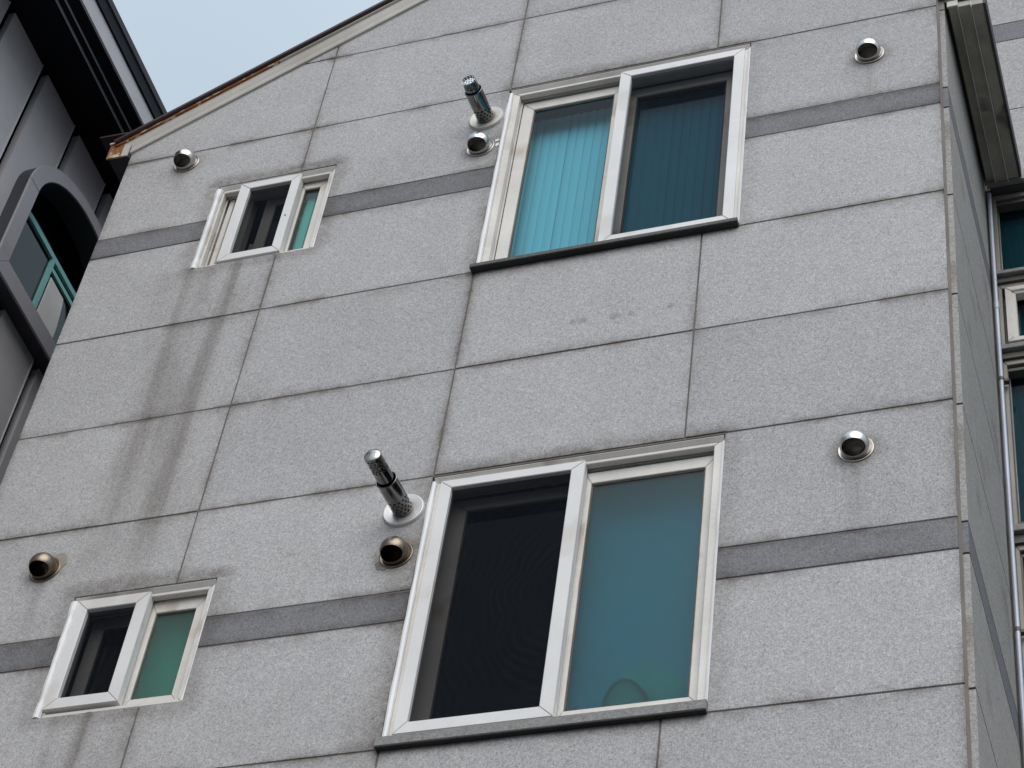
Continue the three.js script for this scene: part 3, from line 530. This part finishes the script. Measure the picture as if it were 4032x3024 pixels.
// ---------------------------------------------------------------- wing of the granite building, standing back on the right
{
  const zf = -1.17, wg = sub(B, 'wing', 'set-back wing of the building behind the eave');
  part(wg, 'wing_core', [box(-0.9, 5, -GY, 4.6, -5, -1.3), box(-0.9, 0.0, -GY, 4.6, -1.3, -1.201), box(1.32, 5, -GY, 4.6, -1.3, -1.201), box(0, 1.32, 0.02, 4.6, -1.3, -1.201)], M.core);
  const rows = [4.6, 3.94, 3.29, 2.64, 1.99, 1.53, 1.358, 0.706, 0.03], cols = [-0.9, 0.17 - 1.07 + 0.9 + 0.66, 1.73, 2.8, 3.9, 5];
  for (let r = 0; r < rows.length - 1; r++) for (let c = 0; c < cols.length - 1; c++)
    part(wg, r === 5 ? 'dark_stone_panel' : 'stone_panel', box(cols[c] + (c ? J : 0), cols[c + 1] - J, rows[r + 1] + J, rows[r] - J, -1.2, zf), r === 5 ? M.band : M.stone);
  const low = [0.03, -0.648, -0.805, -1.458, -2.129, -2.8, -3.4435, -3.6056, -4.2474, -4.925, -5.6, -6.9, -8.2, -9.6, -GY];
  for (let r = 0; r < low.length - 1; r++) { part(wg, r === 1 || r === 6 ? 'dark_stone_panel' : 'stone_panel', box(1.32, 2.8, low[r + 1] + J, low[r] - J, -1.2, zf), r === 1 || r === 6 ? M.band : M.stone); part(wg, r === 1 || r === 6 ? 'dark_stone_panel' : 'stone_panel', box(2.8 + J, 5, low[r + 1] + J, low[r] - J, -1.2, zf), r === 1 || r === 6 ? M.band : M.stone); }
  part(wg, 'joint_sealant', rows.slice(1, -1).map(y => box(-0.9, 5, y - J - 0.001, y + J + 0.001, -1.195, zf - 0.003)), M.sealant);
  part(wg, 'jamb_strip', box(0.0345, 0.062, -GY, 0.026, -1.3, zf - 0.004), M.aluDark);
}
function wingWindow(y0, y1, x0, label, nested) {       // metal framed window between stone ledges
  const w = sub(B, 'wing_window', label), z = -1.18;
  part(w, 'outer_frame', [ring(0.0625, 1.318, y0, y1, [0.018, 0.05, 0.03, 0.032], -1.23, z, 0.002), ring(0.0625, 1.318, y0 + 0.002, y1 - 0.002, [0.024, 0.06, 0.045, 0.05], -1.26, -1.231, 0.002)], M.alu);
  if (nested) { part(w, 'sash_frame', [ring(x0 - 0.055, 1.25, y0 + 0.045, y1 - 0.04, [0.03, 0.04, 0.03, 0.03], -1.222, z + 0.012, 0.004), ring(x0 - 0.026, 1.22, y0 + 0.06, y1 - 0.06, [0.02, 0.03, 0.025, 0.025], -1.228, z + 0.002, 0.003)], M.pvcOld); }
  else part(w, 'sash_frame', ring(x0 - 0.012, 1.26, y0 + 0.04, y1 - 0.045, [0.012, 0.04, 0.02, 0.02], -1.245, z - 0.012, 0.002), M.aluDark);
  part(w, 'mullion', cbox(0.66, 0.70, y0 + 0.03, y1 - 0.03, -1.238, z - 0.004), M.alu);
  part(w, 'glass_pane', pane(x0 - 0.01, 1.24, y0 + 0.03, y1 - 0.03, -1.242), M.glassDim);
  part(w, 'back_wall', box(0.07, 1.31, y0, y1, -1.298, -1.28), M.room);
}
wingWindow(-0.652, -0.005, 0.083, 'top window of the set-back wing');
wingWindow(-1.2, -0.715, 0.15, 'small deep-framed window of the wing', true);
wingWindow(-2.385, -1.275, 0.083, 'tall window low on the wing');
wingWindow(-3.6, -2.475, 0.09, 'lowest window of the wing');
{
  const led = sub(B, 'wing_ledges');
  for (const [a, b] of [[-0.715, -0.652], [-1.275, -1.2], [-2.475, -2.385]]) { part(led, 'stone_ledge', cbox(0.058, 1.33, (a + b) / 2 + 0.006, b, -1.25, -1.14, 0.003), M.sill); part(led, 'ledge_support', box(0.064, 1.32, a, (a + b) / 2 + 0.005, -1.27, -1.165), M.aluDark); }
  part(led, 'lintel', [cbox(0.062, 1.33, 0.0, 0.028, -1.26, -1.135, 0.003)], M.eaveDark);
  part(led, 'infill_panel', box(0.0625, 1.32, -GY, -3.6, -1.25, -1.18), M.concrete);
}
{ // galvanised conduit in the corner
  const t = thing('conduit_pipe', 'galvanised conduit pipe in the corner between side wall and wing', 'pipe', [0.056, -GY, -1.135]);
  part(t, 'pipe', planar((() => { const g = new THREE.CylinderGeometry(0.0105, 0.0105, GY - 0.04, 16); g.translate(0.056, (-GY - 0.04) / 2, -1.135); return g; })()), M.galv);
  for (const y of [-1.45, -3.0, -4.6]) part(t, 'pipe_clip', [planar((() => { const g = new THREE.CylinderGeometry(0.013, 0.013, 0.02, 16); g.translate(0.056, y, -1.135); return g; })()), box(0.05, 0.09, y - 0.008, y + 0.008, -1.166, -1.14)], M.aluDark);
  part(t, 'coupling', planar((() => { const g = new THREE.CylinderGeometry(0.0125, 0.0125, 0.05, 16); g.translate(0.056, -0.92, -1.135); return g; })()), M.galv);
}

// ---------------------------------------------------------------- metal clad building on the left
{
  const X = -5, A = thing('metal_clad_building', 'grey metal panel building with an arched window and dark eave', 'building', [-8, -GY, -1]);
  const turn = g => { // shapes drawn as (z, y) with depth along x
    g.applyMatrix4(new THREE.Matrix4().set(0, 0, 1, 0, 0, 1, 0, 0, -1, 0, 0, 0, 0, 0, 0, 1)); return planar(g); };
  const zy = (pts, x0, x1, bev = 0, holes = []) => turn(ext(pts.map(p => [-p[0], p[1]]).reverse(), x0, x1, bev, holes.map(h => h.map(p => [-p[0], p[1]]))));
  const zc = -0.595, el = (rz, ry, n = 28) => Array.from({ length: n + 1 }, (_, k) => { const a = Math.PI * k / n; return [zc + rz * Math.cos(a), 0.1 + ry * Math.sin(a)]; });
  const YB = -0.56, rz = 0.525, ry = 0.38;             // hole in the cladding
  const arcY = z => 0.1 + ry * Math.sqrt(Math.max(0, 1 - ((z - zc) / rz) ** 2));
  const top = 0.95, pitch = 0.4285, gap = 0.068;
  for (let k = -9; k < 9; k++) {
    const z1 = 0.158 + k * pitch - gap, z0 = 0.158 + (k - 1) * pitch, g = [];
    const a = Math.max(z0, zc - rz), b = Math.min(z1, zc + rz);
    if (a < b) {
      const n = 14, low = Array.from({ length: n + 1 }, (_, i) => { const z = b + (a - b) * i / n; return [z, arcY(z)]; });
      g.push(zy([[a, top], [b, top], ...low].reverse(), X - 0.045, X, 0));
      g.push(zy(rect(a, b, -GY, YB), X - 0.045, X, 0));
      if (z0 < a) g.push(zy(rect(z0, a, -GY, top), X - 0.045, X, 0));
      if (z1 > b) g.push(zy(rect(b, z1, -GY, top), X - 0.045, X, 0));
    } else g.push(zy(rect(z0, z1, -GY, top), X - 0.045, X, 0.003));
    part(A, 'metal_panel', g, M.metal);
    const ze = z1 + gap; if (Math.abs(ze - zc) >= rz + 0.04) part(A, 'seam_shade_strip', zy(rect(ze - 0.006, ze - 0.0006, -GY, top), X - 0.12, X - 0.0065, 0), M.slate); else part(A, 'seam_shade_strip', [zy(rect(ze - 0.006, ze - 0.0006, -GY, -0.63), X - 0.12, X - 0.0065, 0), zy(rect(ze - 0.006, ze - 0.0006, arcY(ze) + 0.05, top), X - 0.12, X - 0.0065, 0)], M.slate); if (Math.abs(ze - zc) < rz + 0.04) { part(A, 'edge_highlight', [zy(rect(ze - 0.0005, ze + 0.005, -GY, -0.63), X - 0.006, X + 0.005, 0), zy(rect(ze - 0.0005, ze + 0.005, arcY(ze) + 0.05, top), X - 0.006, X + 0.005, 0)], M.fascia); }  // dark strips paint shade over the panel ends; pale strips paint the lit edge
    else part(A, 'edge_highlight', zy(rect(ze - 0.0005, ze + 0.005, -GY, top), X - 0.006, X + 0.005, 0), M.fascia);  // pale strip: highlight painted along the seam
  }
  part(A, 'backing_wall', [box(-11, X - 0.13, -GY, top, -4.2, zc - 0.73), box(-11, X - 0.13, -GY, top, zc + 0.73, 4), box(-11, X - 0.13, 0.51, top, zc - 0.73, zc + 0.73), box(-11, X - 0.13, -GY, -0.93, zc - 0.73, zc + 0.73), box(-11, -6.41, -0.93, 0.51, zc - 0.73, zc + 0.73)], M.slate);
  part(A, 'end_wall', [box(-11, X - 0.002, -GY, top, 4.001, 4.05), box(-11, X - 0.002, -GY, top, -4.25, -4.201)], M.metal);
  // eave
  const ea = sub(A, 'eave');
  part(ea, 'soffit', box(X - 0.3, -4.604, top, top + 0.02, -4.2, 4), M.navy);
  part(ea, 'soffit_rib', [box(-4.737, -4.727, top - 0.012, top, -4.2, 4), box(-4.686, -4.678, top - 0.01, top, -4.2, 4)], M.navyRib);
  part(ea, 'fascia', box(-4.6035, -4.59, top - 0.004, top + 0.135, -4.2, 4), M.fascia);
  part(ea, 'roof_edge', box(-4.6, -4.578, top + 0.1355, top + 0.235, -4.2, 4), M.navy);
  part(ea, 'roof_sheet', sweep([[0, 0], [3.4, 1.6], [3.4, 1.66], [0, 0.05]], [-4.57, top + 0.236, -4.2], [-4.57, top + 0.236, 4], [0, 1, 0], [-1, 0, 0]), M.roofRed);
  // arched window
  const w = sub(A, 'arched_window', 'arched window in a deep grey metal surround');
  const O = [[zc - 0.575, -0.62], ...el(0.575, 0.42).reverse(), [zc + 0.575, -0.62]], I = [[zc - 0.473, -0.5], ...el(0.473, 0.34).reverse(), [zc + 0.473, -0.5]];
  // surround built stone by stone: jambs, sill and three arch pieces
  const xo = -4.905, piece = (p) => part(w, 'surround_piece', zy(p, xo - 0.014, xo, 0.002), M.metalFrame);
  const e = 0.0012;
  part(w, 'surround_side', zy([[zc - 0.571, -0.616], ...el(0.571, 0.416).reverse(), [zc + 0.571, -0.616]].reverse(), -5.06, xo - 0.0145, 0, [[[zc - 0.477, -0.504], ...el(0.477, 0.344).reverse(), [zc + 0.477, -0.504]]]), M.slate);  // dark slate sides, shade below the surround put into the colour
  piece([[zc + 0.473, -0.5 + e], [zc + 0.575, -0.62 + e], [zc + 0.575, 0.1 - e], [zc + 0.473, 0.1 - e]]);
  piece([[zc - 0.575, -0.62 + e], [zc - 0.473, -0.5 + e], [zc - 0.473, 0.1 - e], [zc - 0.575, 0.1 - e]]);
  piece([[zc - 0.575, -0.62], [zc + 0.575, -0.62], [zc + 0.473, -0.5], [zc - 0.473, -0.5]]);
  const arc = (a0, a1) => { const p = []; for (let k = 0; k <= 12; k++) { const a = a0 + (a1 - a0) * k / 12; p.push([zc + 0.575 * Math.cos(a), 0.1 + 0.42 * Math.sin(a)]); } for (let k = 12; k >= 0; k--) { const a = a0 + (a1 - a0) * k / 12; p.push([zc + 0.473 * Math.cos(a), 0.1 + 0.34 * Math.sin(a)]); } return p; };
  piece(arc(0.004, 1.03)); piece(arc(1.036, 2.1)); piece(arc(2.106, Math.PI - 0.004));
  const I2 = [[zc - 0.469, -0.496], ...el(0.469, 0.336).reverse(), [zc + 0.469, -0.496]];
  part(w, 'reveal', [zy([[zc - 0.4715, -0.4985], ...el(0.4715, 0.3385).reverse(), [zc + 0.4715, -0.4985]].reverse(), -5.17, -4.918, 0, [I2])], M.slate);  // dark lining paints the shade inside the arch
  part(w, 'room', [box(-6.4, -6.38, -0.9, 0.5, zc - 0.7, zc + 0.7), box(-6.4, -5.18, -0.92, -0.9, zc - 0.7, zc + 0.7), box(-6.4, -5.18, 0.48, 0.5, zc - 0.7, zc + 0.7), box(-6.4, -5.18, -0.9, 0.48, zc - 0.72, zc - 0.7), box(-6.4, -5.18, -0.9, 0.48, zc + 0.7, zc + 0.72)], M.interior);
  const gx = -5.055, bar = (z0, z1, y0, y1, x0 = gx - 0.02, x1 = gx + 0.015) => box(x0, x1, y0, y1, z0, z1);
  part(w, 'transom', bar(zc - 0.47, zc + 0.47, 0.112, 0.148), M.teal);
  part(w, 'mullion', bar(zc - 0.012, zc + 0.018, -0.5, 0.112), M.teal);
  part(w, 'sash_rail', bar(zc - 0.47, zc - 0.014, 0.045, 0.074, gx - 0.015, gx + 0.012), M.teal);
  part(w, 'frame', [bar(zc + 0.445, zc + 0.473, -0.5, 0.112), bar(zc - 0.473, zc - 0.45, -0.5, 0.112)], M.teal);
  part(w, 'glass_pane', zy([...I].reverse(), gx - 0.004, gx - 0.003), M.glassNight);
  const c = thing('white_board', 'white board leaning in the lower right part of the arched window', 'board', [-5.04, -0.5, -0.75]);
  part(c, 'board', zy([[zc - 0.028, -0.499], [zc - 0.23, -0.499], [zc - 0.225, -0.2], [zc - 0.2, -0.03], [zc - 0.19, 0.0], [zc - 0.03, 0.005]].reverse(), -5.048, -5.04, 0.001), M.cloth);
}
scene.traverse(o => { delete o.userData.base; });
renderer.render(scene, camera);
